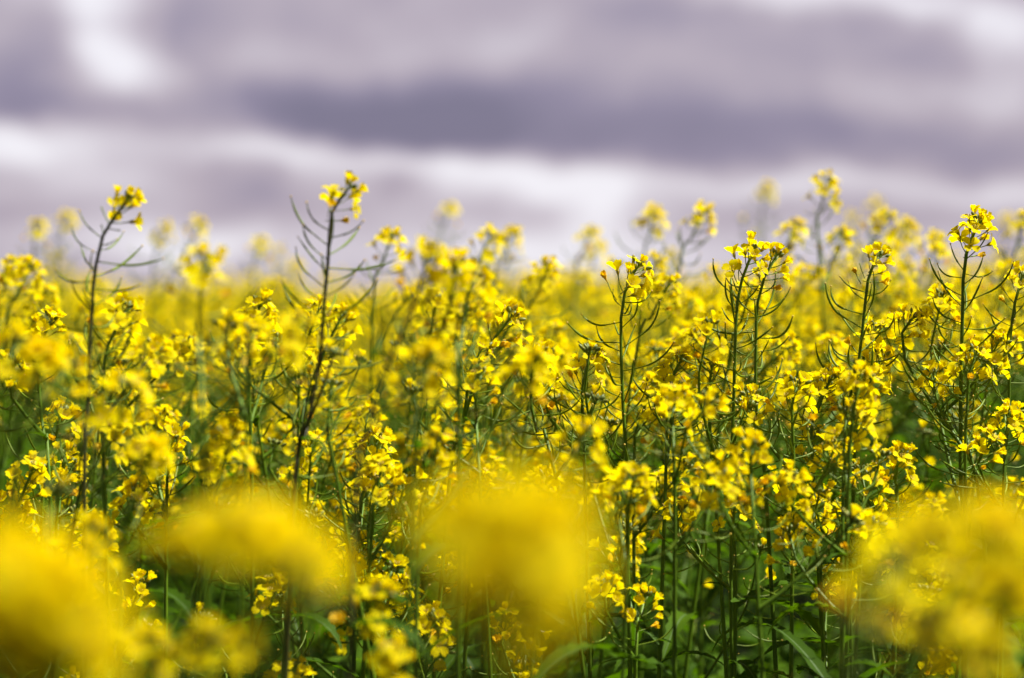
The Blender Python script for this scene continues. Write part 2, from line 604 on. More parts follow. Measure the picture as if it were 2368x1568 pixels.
# tall ones behind, out of focus
for (x, y, d, lb, sh) in [
    (1915, 425, 4.1, "highest blurred rapeseed plant behind the gap right of the touching pair", "highest blurred plant"),
    (1628, 492, 4.1, "tall blurred rapeseed plant with an arched head, just left of the touching pair", "arched blurred plant"),
    (1512, 497, 4.5, "blurred rapeseed plant with a flat wide head above the lone sharp plant", "flat-headed blurred plant"),
    (1774, 436, 6.4, "faint far-off rapeseed plant barely visible on the grey cloud above the touching pair", "faint far plant"),
    (2050, 505, 4.3, "blurred rapeseed plant rising just above the slender sparse-headed one", "blurred plant above the slender one"),
    (2098, 526, 4.6, "blurred rapeseed plant with a round head between the slender one and the right-hand stalk", "round-headed blurred plant"),
    (1836, 530, 4.2, "small blurred rapeseed head directly right of the touching pair", "small blurred plant right of the pair"),
    (2166, 560, 4.4, "small round blurred rapeseed head just left of the thick right-hand stalk", "small round blurred plant"),
    (2366, 512, 4.2, "blurred rapeseed plant cut by the right edge above the sharp one", "blurred plant at the right edge"),
    (1132, 552, 4.1, "largest blurred rapeseed head above the horizon at the centre", "large blurred centre plant"),
    (1036, 482, 5.6, "faint tall rapeseed plant against the white cloud at the centre", "faint centre plant"),
    (1186, 545, 4.6, "blurred rapeseed plant just right of the largest centre head", "small blurred centre plant"),
    (905, 552, 3.7, "blurred rapeseed plant right of the tallest purple-stemmed one", "blurred plant right of the tallest"),
    (1366, 540, 5.0, "pale blurred rapeseed plant left of the lone sharp one", "pale blurred plant"),
    (1266, 622, 3.6, "blurred rapeseed plant with a compact head low above the horizon, right of centre", "compact blurred plant"),
    (85, 525, 5.2, "blurred rapeseed plant left of the dark-stemmed one, high against the cloud", "blurred plant at the left edge"),
    (155, 505, 5.8, "faint rapeseed plant just left of the dark-stemmed one's head", "faint plant at the left"),
    (460, 522, 5.6, "faint rapeseed plant above the field between the two dark-stemmed ones", "faint plant between the dark stalks"),
    (600, 560, 5.6, "faint blurred rapeseed head left of the tallest purple-stemmed plant", "faint plant left of the tallest"),
    (30, 615, 3.9, "blurred rapeseed plant cut by the left edge at the horizon", "plant on the left edge"),
    (380, 530, 5.4, "faint rapeseed plant just right of the dark-stemmed one's head", "faint plant right of the dark head"),
]:
    cur(x, y, max(3.4, d * .88), None, 20, 1, label=lb, short=sh, group=G_TALL, branch_drop=(.12, .24), head=R.choice(HEADS[3:]))
# nearer than the focus, softly blurred, reaching the horizon
cur(478, 612, 1.95, [(468, 660), (461, 720), (460, 850), (470, 1000)], 16, 1, label="softly blurred rapeseed plant with big drooping flowers between the two dark stalks", short="soft big-flowered plant", head=HEADS[4])
cur(988, 600, 2.02, [(975, 650), (958, 700), (930, 770), (890, 860), (850, 1000), (820, 1200)], 18, 0, purple=True, label="softly blurred rapeseed plant leaning right with a reddish stem, left of centre", short="leaning reddish plant", head=HEADS[2])
cur(1052, 625, 2.05, [(1048, 670), (1030, 740), (1000, 800), (975, 950), (955, 1150)], 18, 2, label="softly blurred leaning rapeseed plant with the fullest head at the centre", short="full-headed leaning plant", head=HEADS[5])
cur(1092, 650, 2.25, [(1078, 700), (1065, 800), (1062, 950)], 12, 1, label="softly blurred rapeseed head tucked behind the fullest centre head", short="tucked centre plant")
# mid layer heads
for row in [
    (115, 745, 2.58, [(95, 800), (90, 900), (100, 1000), (115, 1130)], 14, 1, "fairly sharp rapeseed plant near the left edge over the blurred yellow cluster", "plant over the left cluster"),
    (290, 720, 2.45, [(260, 775), (242, 830), (240, 920), (240, 1100)], 12, 1, "rapeseed plant with a fan-like head directly right of the dark far-left stem", "fan-headed plant"),
    (600, 708, 2.50, [(588, 760), (578, 830), (576, 940), (582, 1100)], 12, 1, "rapeseed plant with a wide upright head left of the tallest stalk", "wide-headed plant"),
    (785, 742, 2.45, [(765, 780), (735, 850), (715, 930), (690, 1060)], 12, 1, "rapeseed plant whose head overlaps the tallest purple stem", "plant overlapping the tallest stem"),
    (1178, 738, 2.62, [(1145, 780), (1120, 830), (1100, 880), (1070, 980), (1040, 1100)], 12, 1, "rapeseed plant leaning right with a dense head near the centre", "dense centre plant"),
    (1245, 818, 2.58, [(1230, 860), (1227, 920), (1242, 1000), (1290, 1120)], 16, 1, "rapeseed plant with a broad flat head and bowed stem at the centre", "bowed-stem centre plant"),
    (1365, 828, 2.64, [(1348, 880), (1347, 960), (1352, 1080)], 12, 1, "sharp rapeseed plant left of the lone tall one, with drooping side flowers", "plant left of the lone tall one"),
    (1112, 868, 2.50, [(1100, 920), (1102, 1000), (1110, 1130)], 10, 1, "rapeseed plant with a rounded head below the dense centre one", "rounded centre plant"),
    (1572, 838, 2.68, [(1550, 885), (1543, 950), (1540, 1080)], 12, 1, "sharp rapeseed plant with tall open petals between the lone stalk and the pair", "open-petalled plant"),
    (1645, 855, 2.68, [(1640, 900), (1642, 1000), (1655, 1150)], 12, 1, "sharp rapeseed plant whose bright head touches the left stem of the pair", "plant touching the pair's stem"),
    (2022, 765, 2.74, [(2000, 820), (1975, 880), (1955, 1000), (1960, 1250)], 14, 1, "sharp rapeseed plant with the densest leaning head below the slender one", "dense leaning plant"),
    (2108, 738, 2.70, [(2086, 770), (2092, 830), (2140, 910), (2200, 1010), (2260, 1120)], 12, 1, "sharp rapeseed plant with a long stem bowing down to the right", "right-bowing plant"),
    (2256, 820, 2.64, [(2240, 870), (2237, 950), (2232, 1100)], 10, 1, "sharp rapeseed plant with an open head on the thick right-hand stem", "open-headed plant at the thick stem"),
    (1990, 880, 2.45, [(1975, 940), (1965, 1040), (1960, 1200)], 12, 2, "slightly soft rapeseed plant with a broad head in front of the densest one", "broad soft plant"),
    (1842, 895, 2.60, [(1830, 950), (1835, 1050)], 10, 2, "rapeseed plant with clustered flowers right of the pair's stems", "clustered plant right of the pair"),
    (1562, 925, 2.42, [(1550, 980), (1560, 1100)], 8, 2, "slightly soft rapeseed plant with loose flowers in front of the open-petalled one", "loose-flowered plant"),
    (582, 775, 2.20, [(575, 830), (572, 950)], 8, 1, "soft rapeseed head hanging just under the wide-headed one", "soft hanging plant"),
    (2340, 960, 2.66, [(2325, 1010), (2320, 1150)], 10, 2, "sharp low rapeseed plant by the right edge over the big blurred heads", "low right-edge plant"),
    (2080, 1060, 2.62, [(2070, 1110), (2075, 1250)], 9, 2, "sharp low rapeseed plant with spread petals left of the thick stem", "spread-petalled low plant"),
    (2010, 1110, 2.58, [(2000, 1160), (1990, 1300)], 9, 1, "sharp low rapeseed plant with small heads above the dark leafy gap", "small-headed low plant"),
    (1740, 1040, 2.35, [(1735, 1100), (1745, 1250)], 10, 2, "soft rapeseed plant with stacked heads crossing the pair's lower stems", "stacked-head plant"),
    (1465, 1110, 2.30, [(1455, 1170), (1450, 1300)], 8, 1, "soft rapeseed plant low on the lone tall stalk", "soft plant low on the lone stalk"),
    (1700, 1165, 2.60, [(1695, 1220), (1690, 1350)], 8, 1, "sharp low rapeseed plant with budding tips under the stacked heads", "budding low plant"),
    (1880, 1180, 2.62, [(1885, 1230), (1900, 1350)], 8, 1, "sharp low rapeseed plant with yellow bells over the dark thicket", "yellow-belled low plant"),
    (1490, 1385, 2.55, [(1480, 1430), (1470, 1540)], 4, 1, "sharp small rapeseed plant at the bottom, right of the big centre blur", "small bottom plant"),
    (905, 1320, 2.52, [(895, 1370), (890, 1480)], 6, 2, "sharp low rapeseed plant between the two big blurred heads", "low plant between the blurs"),
    (1000, 1430, 2.60, [(990, 1480), (985, 1550)], 5, 2, "sharp low rapeseed plant at the bottom left of the centre blur", "bottom plant by the centre blur"),
    (1215, 1515, 2.60, [(1210, 1560)], 5, 2, "sharp rapeseed plant at the bottom edge under the big centre blur", "bottom-edge plant"),
    (880, 1090, 2.50, [(870, 1150), (855, 1300)], 8, 2, "rapeseed plant with a pale fluffy head right of the tallest stalk's base", "pale fluffy plant"),
    (1100, 1110, 2.60, [(1095, 1160), (1090, 1250)], 8, 2, "rapeseed plant peeping over the top of the big centre blur", "plant peeping over the centre blur"),
    (400, 1010, 2.55, [(390, 1060), (385, 1180)], 8, 2, "fairly sharp rapeseed plant left of the soft big-flowered one's stem", "plant left of the soft one"),
    (150, 1060, 2.60, [(140, 1110), (130, 1250)], 8, 2, "sharp low rapeseed plant near the left edge among soft yellow heads", "low left plant"),
]:
    x, y, d, path, pods_, br, lb, sh = row
    cur(x, y, d, path, pods_, br, label=lb, short=sh)
# softly blurred heads 1.6 - 2.1 m away
for row in [
    (40, 800, 1.95, "blurred rapeseed head at the left edge, left in the soft yellow cluster", "left one of the soft cluster", HEADS[3]),
    (100, 830, 1.95, "blurred rapeseed head in the middle of the soft yellow cluster at the left", "middle one of the soft cluster", BIG[0]),
    (150, 855, 2.0, "blurred rapeseed head at the right end of the soft yellow cluster at the left", "right one of the soft cluster", HEADS[1]),
    (292, 905, 2.02, "blurred rapeseed plant with loose yellow balls right of the soft left cluster", "loose yellow-ball plant", HEADS[3]),
    (345, 1050, 2.05, "blurred rapeseed plant with a broad head over the lower left", "broad lower-left plant", BIG[1]),
    (530, 1015, 2.2, "softly blurred rapeseed plant under the soft big-flowered one", "soft lower plant", HEADS[5]),
    (765, 900, 2.38, "blurred rapeseed head on the tallest stalk's lower stem", "blurred head on the tallest stem", HEADS[2]),
    (1010, 1030, 2.3, "softly blurred rapeseed plant left of and above the centre blur", "soft plant above the centre blur", HEADS[0]),
    (262, 985, 2.42, "softly blurred rapeseed plant just right of the foot of the dark far-left stem", "soft plant at the dark stem's foot", HEADS[0]),
    (1350, 1010, 2.15, "softly blurred rapeseed head right of centre below the horizon mass", "soft plant right of centre", HEADS[1]),
]:
    x, y, d, lb, sh, hd = row
    cur(x, y, d, None, 9, 0, label=lb, short=sh, head=hd, group="softly blurred rapeseed plants before the sharp ones", branch_drop=(.12, .22))
# heavily blurred foreground
for row in [
    (45, 1335, .86, "strongly blurred rapeseed plant at the left edge, topmost of the bottom left corner", "top left corner blur", BIG[0], 0),
    (150, 1405, .84, "strongly blurred rapeseed plant at the right of the bottom left corner", "right left-corner blur", BIG[1], 0),
    (30, 1470, .86, "strongly blurred rapeseed head on the left edge near the bottom corner", "left edge blur", BIG[0], 0),
    (140, 1530, .86, "strongly blurred rapeseed head lowest in the bottom left corner", "lowest left corner blur", BIG[1], 0),
    (475, 1268, 1.06, "strongly blurred rapeseed head, left third of the yellow blur left of centre", "left third blur", BIG[0], 0),
    (590, 1240, 1.00, "strongly blurred rapeseed head, middle of the yellow blur left of centre", "middle third blur", BIG[1], 0),
    (695, 1300, .98, "strongly blurred rapeseed head, right third of the yellow blur left of centre", "right third blur", BIG[0], 0),
    (715, 1420, 1.06, "strongly blurred orange-tinted rapeseed head hanging under the blur left of centre", "orange blur", BUDHEADS[0], 0),
    (1120, 1245, .80, "strongly blurred rapeseed head, upper left of the central yellow ball", "upper left of the centre ball", BIG[1], 0),
    (1245, 1235, .76, "largest strongly blurred rapeseed head, upper right of the central yellow ball", "upper right of the centre ball", BIG[0], 0),
    (1200, 1345, .80, "strongly blurred rapeseed head, bottom of the central yellow ball", "bottom of the centre ball", BIG[1], 0),
    (2140, 1250, 1.12, "strongly blurred rapeseed head at the upper left of the lower right blur", "upper left of the right blur", BIG[0], 0),
    (2300, 1240, 1.0, "strongly blurred rapeseed head at the right edge, top of the lower right blur", "top right blur", BIG[1], 0),
    (2060, 1315, 1.28, "blurred rapeseed head, leftmost of the lower right blur", "leftmost of the right blur", HEADS[4], 0),
    (2200, 1350, 1.34, "blurred rapeseed plant with separate yellow balls in the middle of the lower right blur", "yellow-ball plant at the right", HEADS[5], 0),
    (2330, 1385, 1.15, "blurred rapeseed plant at the right edge between the top right blur and the corner", "middle right blur", BIG[0], 0),
    (2135, 1440, 1.36, "blurred rapeseed plant low at the right, lower left of the lower right blur", "lower left of the right blur", HEADS[2], 0),
    (2260, 1480, 1.32, "blurred rapeseed plant filling the bottom right corner", "bottom right corner blur", HEADS[5], 0),
    (1990, 1480, 1.05, "small orange blurred rapeseed head at the bottom, alone left of the right-hand blur", "small orange blur", BUDHEADS[0], 0),
    (340, 1500, 1.65, "blurred rapeseed plant at the bottom edge right of the left corner blur", "bottom blur near the left corner", HEADS[5], 0),
    (490, 1490, 1.55, "blurred rapeseed plant at the bottom edge under the blur left of centre", "bottom blur left of centre", HEADS[3], 0),
    (215, 1240, 1.85, "blurred rapeseed head just above the left corner blur", "blur above the left corner", HEADS[1], 1),
    (870, 1385, 2.05, "softly blurred rapeseed plant between the two big blurs near the bottom", "soft plant between the blurs", HEADS[5], 0),
    (900, 1520, 1.9, "softly blurred rapeseed plant at the bottom edge between the two big blurs", "soft bottom-edge plant", HEADS[0], 0),
]:
    x, y, d, lb, sh, hd, nb_ = row
    cur(x, y, d, None, 3, nb_, label=lb, short=sh, head=hd, group=G_FORE, branch_drop=(.03, .10), podscale=.9, nleaf=1)

NCUR = len(ANCH)

# ------------------------------------------------------------------ crowded plants in and behind the focus
def disp(p):
    c, s = math.cos(PITCH), math.sin(PITCH)
    f = p.y * c - (p.z - CAM_Z) * s
    u = p.y * s + (p.z - CAM_Z) * c
    return 1184 + p.x / f * FPX, 784 - u / f * FPX, f


def jitter_grid(y0, y1, half, dens, rnd):
    """jittered points with about dens per square metre; half(y) = half width"""
    st = 1 / math.sqrt(dens)
    y = y0
    out = []
    while y < y1:
        h = half(y)
        n = max(1, int(2 * h / st))
        for i in range(n):
            out.append((-h + (i + rnd.random()) * 2 * h / n, y + rnd.random() * st))
        y += st
    return out


frus = lambda y: .212 * y + .02
NEARS = []
rn = random.Random(21)
for (x, y) in jitter_grid(2.42, 3.45, frus, 36, rn):
    d = y
    z = rn.gauss(1.08, .09) if d < 2.85 else rn.gauss(1.215, .045)
    tip = Vector((x, y, z))
    dx, dy, dd = disp(tip)
    if d < 2.6 and dy < 960:
        tip.z -= (960 - dy) / FPX * d + rn.uniform(0, .06)
        dx, dy, dd = disp(tip)
    if dy > 1500:
        continue
    # the sharp tall stalks stand free down to their lower parts
    if dd < 2.85 and any(abs(dx - hx(dy + 60)) < 62 for hx in (lambda q: 213 - (q - 700) * .03, lambda q: 748 - (q - 720) * .15,
                                                            lambda q: 1438, lambda q: 1700, lambda q: 1750, lambda q: 2225)) and dy < 1150:
        continue
    if 1350 < dx < 2080 and dy > 1000 and rn.random() < .8:
        continue
    NEARS.append((tip, dx, dy, dd))
ORD = ["", "second ", "third ", "fourth ", "fifth ", "sixth ", "seventh ", "eighth ", "ninth ", "tenth "]
count = {}
for tip, dx, dy, dd in NEARS:
    o = plant(tip, None, rn.randint(12, 20), 5 if dd > 2.8 else 4, rnd=rn, nleaf=8, branch_drop=(.01, .20))
    # nearest anchor names it
    best = min(range(NCUR), key=lambda i: math.hypot(ANCH[i][0] - dx, ANCH[i][1] - dy) + (400 if ANCH[i][2] < 1.3 else 0))
    ax, ay, ad, sh = ANCH[best]
    side = "left" if dx < ax else "right"
    rel = "behind" if dd > ad else "before"
    hgt = "higher" if dy < ay else "lower"
    key = (side, rel, hgt, sh)
    k = count.get(key, 0); count[key] = k + 1
    lb = f"{ORD[min(k, 9)]}crowded plant {rel} the {sh}, {side} and {hgt}"
    tag(o, lb, "rapeseed plant", "rapeseed plants crowded in the thicket")

# ------------------------------------------------------------------ blurred plants further back: copies of prototypes
def sketch(rnd, lod):
    """one whole plant at the origin, height 1.0 to the tip; returns stem mesh builder and head list"""
    st = MB()
    heads = []
    H = 1.22
    lean = rnd.uniform(.01, .07)
    tipx = lean + .02
    cv = Curve([Vector((0, 0, 0)), Vector((lean * .5 + rnd.uniform(-.02, .02), rnd.uniform(-.02, .02), H * .5)), Vector((lean, 0, H - .13)),
                Vector((lean + .006, 0, H - .05)), Vector((tipx, 0, H))], .03 if lod < 2 else .12)
    sides = 4 if lod < 2 else 3
    z0 = 0 if lod == 0 else .45
    pts = [p for p in cv.p if p.z >= z0]
    tube(st, pts, [.0045 - .003 * (p.z / H) for p in pts], sides, STEM)

    def do_raceme(c, npod):
        pos, tan = c.at(c.L)
        low = lod >= 1
        hm, slots = head_template(rnd, rnd.randint(7, 11) if lod < 2 else 6, 7 if lod == 0 else (4 if lod == 1 else 2), 1.05, 1 if lod < 2 else 0, low=True)
        if lod == 2:
            hm = MB()
        for M, k in slots:
            src = rnd.choice(FL_LOW[k])
            S = 1.08 if lod < 2 else 1.35
            hm.merge(src, M @ Matrix.Rotation(rnd.uniform(0, 6), 4, "Z") @ Matrix.Scale(S, 4))
        Mh = stem_frame(pos, (tan + Vector((0, 0, .2))).normalized(), rnd.uniform(0, 6))
        heads.append((hm, Mh))
        s = c.L - .035
        az = rnd.uniform(0, 6)
        for i in range(npod):
            az += GOLD; s -= .009 * rnd.uniform(.7, 1.3)
            if s < .02: break
            p, t = c.at(s)
            st.merge(pod(rnd, rnd.uniform(.035, .055), low=True), stem_frame(p, t, az))

    do_raceme(cv, 14 if lod == 0 else (12 if lod == 1 else 7))
    az = rnd.uniform(0, 6)
    for b in range(4):
        az += 2.2
        s0 = cv.L - .16 - b * rnd.uniform(.03, .06)
        p0, t0 = cv.at(s0)
        top = H - rnd.uniform(.02, .20)
        hh = max(.08, top - p0.z)
        out = rnd.uniform(.3, .6) * hh + .02
        c = Vector((math.cos(az), math.sin(az), 0))
        bc = Curve([p0, p0 + c * out * .6 + Vector((0, 0, hh * .4)), p0 + c * out + Vector((.01, 0, hh))], .03 if lod < 2 else .1)
        tube(st, bc.p, [.0022 - .001 * i / len(bc.p) for i in range(len(bc.p))], 3, STEM)
        do_raceme(bc, 9 if lod == 0 else (8 if lod == 1 else 4))
    for i in range(18 if lod < 2 else 5):
        z = rnd.uniform(.2, 1.05) if lod < 2 else rnd.uniform(.7, 1.12)
        p, t = cv.at(z)
        kk = 1.5 if z < .7 else 1.0
        st.merge(leaf(rnd, kk * rnd.uniform(.08, .15), kk * rnd.uniform(.010, .022), low=True), stem_frame(p, t, rnd.uniform(0, 6)))
    return st, heads


rp = random.Random(77)
PROT = []
for k in range(12):
    st, heads = sketch(rp, 0)
    PROT.append((st.mesh("stem"), [(h.mesh("flower_head"), M) for h, M in heads]))
n_ind = NCUR + len(NEARS)
def thin(x, y, rnd):
    """patchy stand: fewer plants where a slow pattern dips"""
    return rnd.random() < .66 + .62 * math.sin(x * 3.1 + 2.0 * math.sin(y * 1.3) + 2.0)


cand = [q for q in jitter_grid(3.45, 8, lambda y: .212 * y, 29, rp) if thin(q[0], q[1], rp)]
cand.sort(key=lambda q: q[1])
MIDMAX = max(0, 300 - n_ind)
mids = cand[:MIDMAX]
Y_MID = mids[-1][1] if mids else 3.45
print("curated", NCUR, "near", len(NEARS), "mid", len(mids), "to", Y_MID)


def gz(y):
    """the ground falls gently away behind the nearest plants"""
    return -.009 * max(0, y - 6.0)


def rand_height(rnd, x=0, y=0):
    h = rnd.gauss(1.230, .044) + .040 * math.sin(x * 2.1 + 1.3 * math.sin(y * .9)) + .028 * math.sin(x * 5.3 + y * 2.7 + 1)
    h += gz(y)
    if rnd.random() < .20:
        h += rnd.uniform(.02, .13)
    return h


protos_first = {}
for i, (x, y) in enumerate(mids):
    k = rp.randrange(len(PROT))
    sm, hs = PROT[k]
    h = rand_height(rp, x, y)
    if k not in protos_first:
        root = empty("rapeseed_plant", (x, y, 0))
        link("stem", sm, root)
        for hm, M in hs:
            link("flower_head", hm, root, M)
        protos_first[k] = root
    else:
        src = protos_first[k]
        root = src.copy(); COL.objects.link(root)
        for ch in src.children:
            c = ch.copy(); COL.objects.link(c); c.parent = root
    root.location = (x, y, 0)
    root.rotation_euler = (0, 0, rp.uniform(-1.2, 1.2))
    root.scale = (1, 1, h / 1.22)
    tag(root, "blurred rapeseed plant massed in the yellow band behind the sharp stalks", "rapeseed plant", "rapeseed plants massed behind the sharp ones")

# ------------------------------------------------------------------ the rest of the field: one mass
def mass(name, spots, lods, label):
    """spots: list of (x, y, z scale, rotation); lods: template arrays"""
    rnd = random.Random(3)
    idx = [rnd.randrange(len(lods)) for _ in spots]
    V, T, Mt = [], [], []
    off = 0
    for k, (v, t, m) in enumerate(lods):
        s = np.array([spots[i] for i in range(len(spots)) if idx[i] == k], dtype=np.float32)
        if len(s) == 0: continue
        c, sn = np.cos(s[:, 3])[:, None], np.sin(s[:, 3])[:, None]
        X = v[None, :, 0] * c - v[None, :, 1] * sn + s[:, 0][:, None]
        Y = v[None, :, 0] * sn + v[None, :, 1] * c + s[:, 1][:, None]
        Z = v[None, :, 2] * s[:, 2][:, None]
        V.append(np.stack([X, Y, Z], -1).reshape(-1, 3))
        T.append((t[None] + (np.arange(len(s)) * len(v))[:, None, None] + off).reshape(-1, 3))
        Mt.append(np.tile(m, len(s)))
        off += len(v) * len(s)
    V = np.concatenate(V).astype(np.float32); T = np.concatenate(T).astype(np.int32); Mt = np.concatenate(Mt).astype(np.int32)
    me = bpy.data.meshes.new(name)
    me.vertices.add(len(V)); me.vertices.foreach_set("co", V.ravel())
    me.loops.add(len(T) * 3); me.loops.foreach_set("vertex_index", T.ravel())
    me.polygons.add(len(T)); me.polygons.foreach_set("loop_start", np.arange(0, len(T) * 3, 3, dtype=np.int32))
    for p in PAL: me.materials.append(p)
    me.polygons.foreach_set("material_index", Mt)
    me.update(calc_edges=True)
    o = link(name, me, None)
    tag(o, label, "crop", None, "stuff")
    print(name, len(spots), "plants", len(T), "tris")
    return o


def sketch_arrays(rnd, lod):
    st, heads = sketch(rnd, lod)
    for h, M in heads:
        st.merge(h, M)
    return st.arrays()


LA = [sketch_arrays(rp, 1) for _ in range(10)]
LB = [sketch_arrays(rp, 2) for _ in range(10)]
half = lambda y: .30 * y + .7
spots = []
for (x, y) in jitter_grid(1.9, 11, half, 29, rp):
    if y < Y_MID and abs(x) < .212 * y + .05:
        continue
    if y < 2.3 and abs(x) < .25 * y + .15:
        continue
    if not thin(x, y, rp):
        continue
    spots.append((x, y, (rand_height(rp, x, y) if y > 2.8 else rp.gauss(1.15, .04)) / 1.22, rp.uniform(-1.2, 1.2)))
mass("rapeseed_crop", spots, LA, "dense blurred mass of flowering rapeseed receding behind the single plants")
spots = []
for (x, y) in jitter_grid(11, 26, half, 12, rp):
    spots.append((x, y, rand_height(rp, x, y) / 1.22, rp.uniform(-1.2, 1.2)))
mass("distant_rapeseed_crop", spots, LB, "far band of rapeseed bloom melting into the horizon")


# ------------------------------------------------------------------ ground and the field's far canopy
def grid_mesh(name, xs, ys, zf):
    vs = [(x, y, zf(x, y)) for y in ys for x in xs]
    w = len(xs)
    fs = [(j * w + i, j * w + i + 1, (j + 1) * w + i + 1, (j + 1) * w + i) for j in range(len(ys) - 1) for i in range(w - 1)]
    me = bpy.data.meshes.new(name)
    me.from_pydata(vs, [], fs)
    me.update()
    return me


gm, n, l = new_mat("soil")
out = n.new("ShaderNodeOutputMaterial"); bs = n.new("ShaderNodeBsdfPrincipled")
tc = n.new("ShaderNodeTexCoord"); nz = n.new("ShaderNodeTexNoise"); nz.inputs["Scale"].default_value = 9; nz.inputs["Detail"].default_value = 8
rpn = ramp(n, [(.3, (.012, .012, .006)), (.5, (.016, .020, .008)), (.6, (.012, .034, .005))])
l.new(tc.outputs["Object"], nz.inputs["Vector"]); l.new(nz.outputs["Fac"], rpn.inputs[0]); l.new(rpn.outputs[0], bs.inputs["Base Color"])
bs.inputs["Roughness"].default_value = .95; bs.inputs["Specular IOR Level"].default_value = .05
bmp = n.new("ShaderNodeBump"); bmp.inputs["Strength"].default_value = .8; bmp.inputs["Distance"].default_value = .03
l.new(nz.outputs["Fac"], bmp.inputs["Height"]); l.new(bmp.outputs[0], bs.inputs["Normal"]); l.new(bs.outputs[0], out.inputs[0])
gx = [-2500, -600, -150, -40] + [i * 1.0 for i in range(-12, 13)] + [40, 150, 600, 2500]
gy = [-400, -60, -10] + [i * 1.0 for i in range(0, 30)] + [60, 150, 400, 1000, 2500]
gr = random.Random(4)
me = grid_mesh("ground", gx, gy, lambda x, y: gr.uniform(-.02, .0) - (.009 * max(0, y - 6)))
me.materials.append(gm)
tag(link("ground", me, None), None, None, None, "structure")

fm, n, l = new_mat("far_canopy")
out = n.new("ShaderNodeOutputMaterial"); bs = n.new("ShaderNodeBsdfPrincipled")
tc = n.new("ShaderNodeTexCoord"); nz = n.new("ShaderNodeTexNoise"); nz.inputs["Scale"].default_value = 6; nz.inputs["Detail"].default_value = 5
rpn = ramp(n, [(.40, (.04, .09, .01)), (.52, (.30, .26, .008)), (.66, (.80, .62, .008))])
l.new(tc.outputs["Object"], nz.inputs["Vector"]); l.new(nz.outputs["Fac"], rpn.inputs[0]); l.new(rpn.outputs[0], bs.inputs["Base Color"])
bs.inputs["Roughness"].default_value = .8
l.new(bs.outputs[0], out.inputs[0])
fx = [i * 1.2 for i in range(-50, 51)]
fy = [24 * (1.045 ** k) for k in range(90)]
vs, fs = [], []
w = len(fx)
for y in fy:
    for x in fx:
        vs.append((x * y / 36, y, 1.08 - .009 * (y - 6) + gr.gauss(0, .05)))
for j in range(len(fy) - 1):
    for i in range(w - 1):
        fs.append((j * w + i, j * w + i + 1, (j + 1) * w + i + 1, (j + 1) * w + i))
me = bpy.data.meshes.new("far_field"); me.from_pydata(vs, [], fs); me.update()
me.materials.append(fm)
tag(link("far_field", me, None), "farthest rapeseed bloom closing the field at the horizon", "crop", None, "stuff")

# ------------------------------------------------------------------ sky and sun
SUN_EL, SUN_AZ = math.radians(58), math.radians(88)      # azimuth from +Y towards +X
world = bpy.data.worlds.new("World")
SC.world = world
world.use_nodes = True
n, l = world.node_tree.nodes, world.node_tree.links
n.clear()
out = n.new("ShaderNodeOutputWorld")
bg = n.new("ShaderNodeBackground")
l.new(bg.outputs[0], out.inputs[0])
sky = n.new("ShaderNodeTexSky"); sky.sky_type = "NISHITA"; sky.sun_disc = False
sky.sun_elevation = SUN_EL; sky.sun_rotation = SUN_AZ
tc = n.new("ShaderNodeTexCoord")
sep = n.new("ShaderNodeSeparateXYZ"); l.new(tc.outputs["Generated"], sep.inputs[0])


def mth(op, a, b=None, c=None):
    q = n.new("ShaderNodeMath"); q.operation = op
    for i, v in enumerate((a, b, c)):
        if v is None: continue
        if isinstance(v, (int, float)): q.inputs[i].default_value = v
        else: l.new(v, q.inputs[i])
    return q.outputs[0]


az = mth("ARCTAN2", sep.outputs[0], sep.outputs[1])
el = mth("ARCSINE", sep.outputs[2])
U = mth("MULTIPLY", az, FPX / 1000)
Vv = mth("MULTIPLY", el, -FPX / 1000)
cmb = n.new("ShaderNodeCombineXYZ"); l.new(U, cmb.inputs[0]); l.new(Vv, cmb.inputs[1])
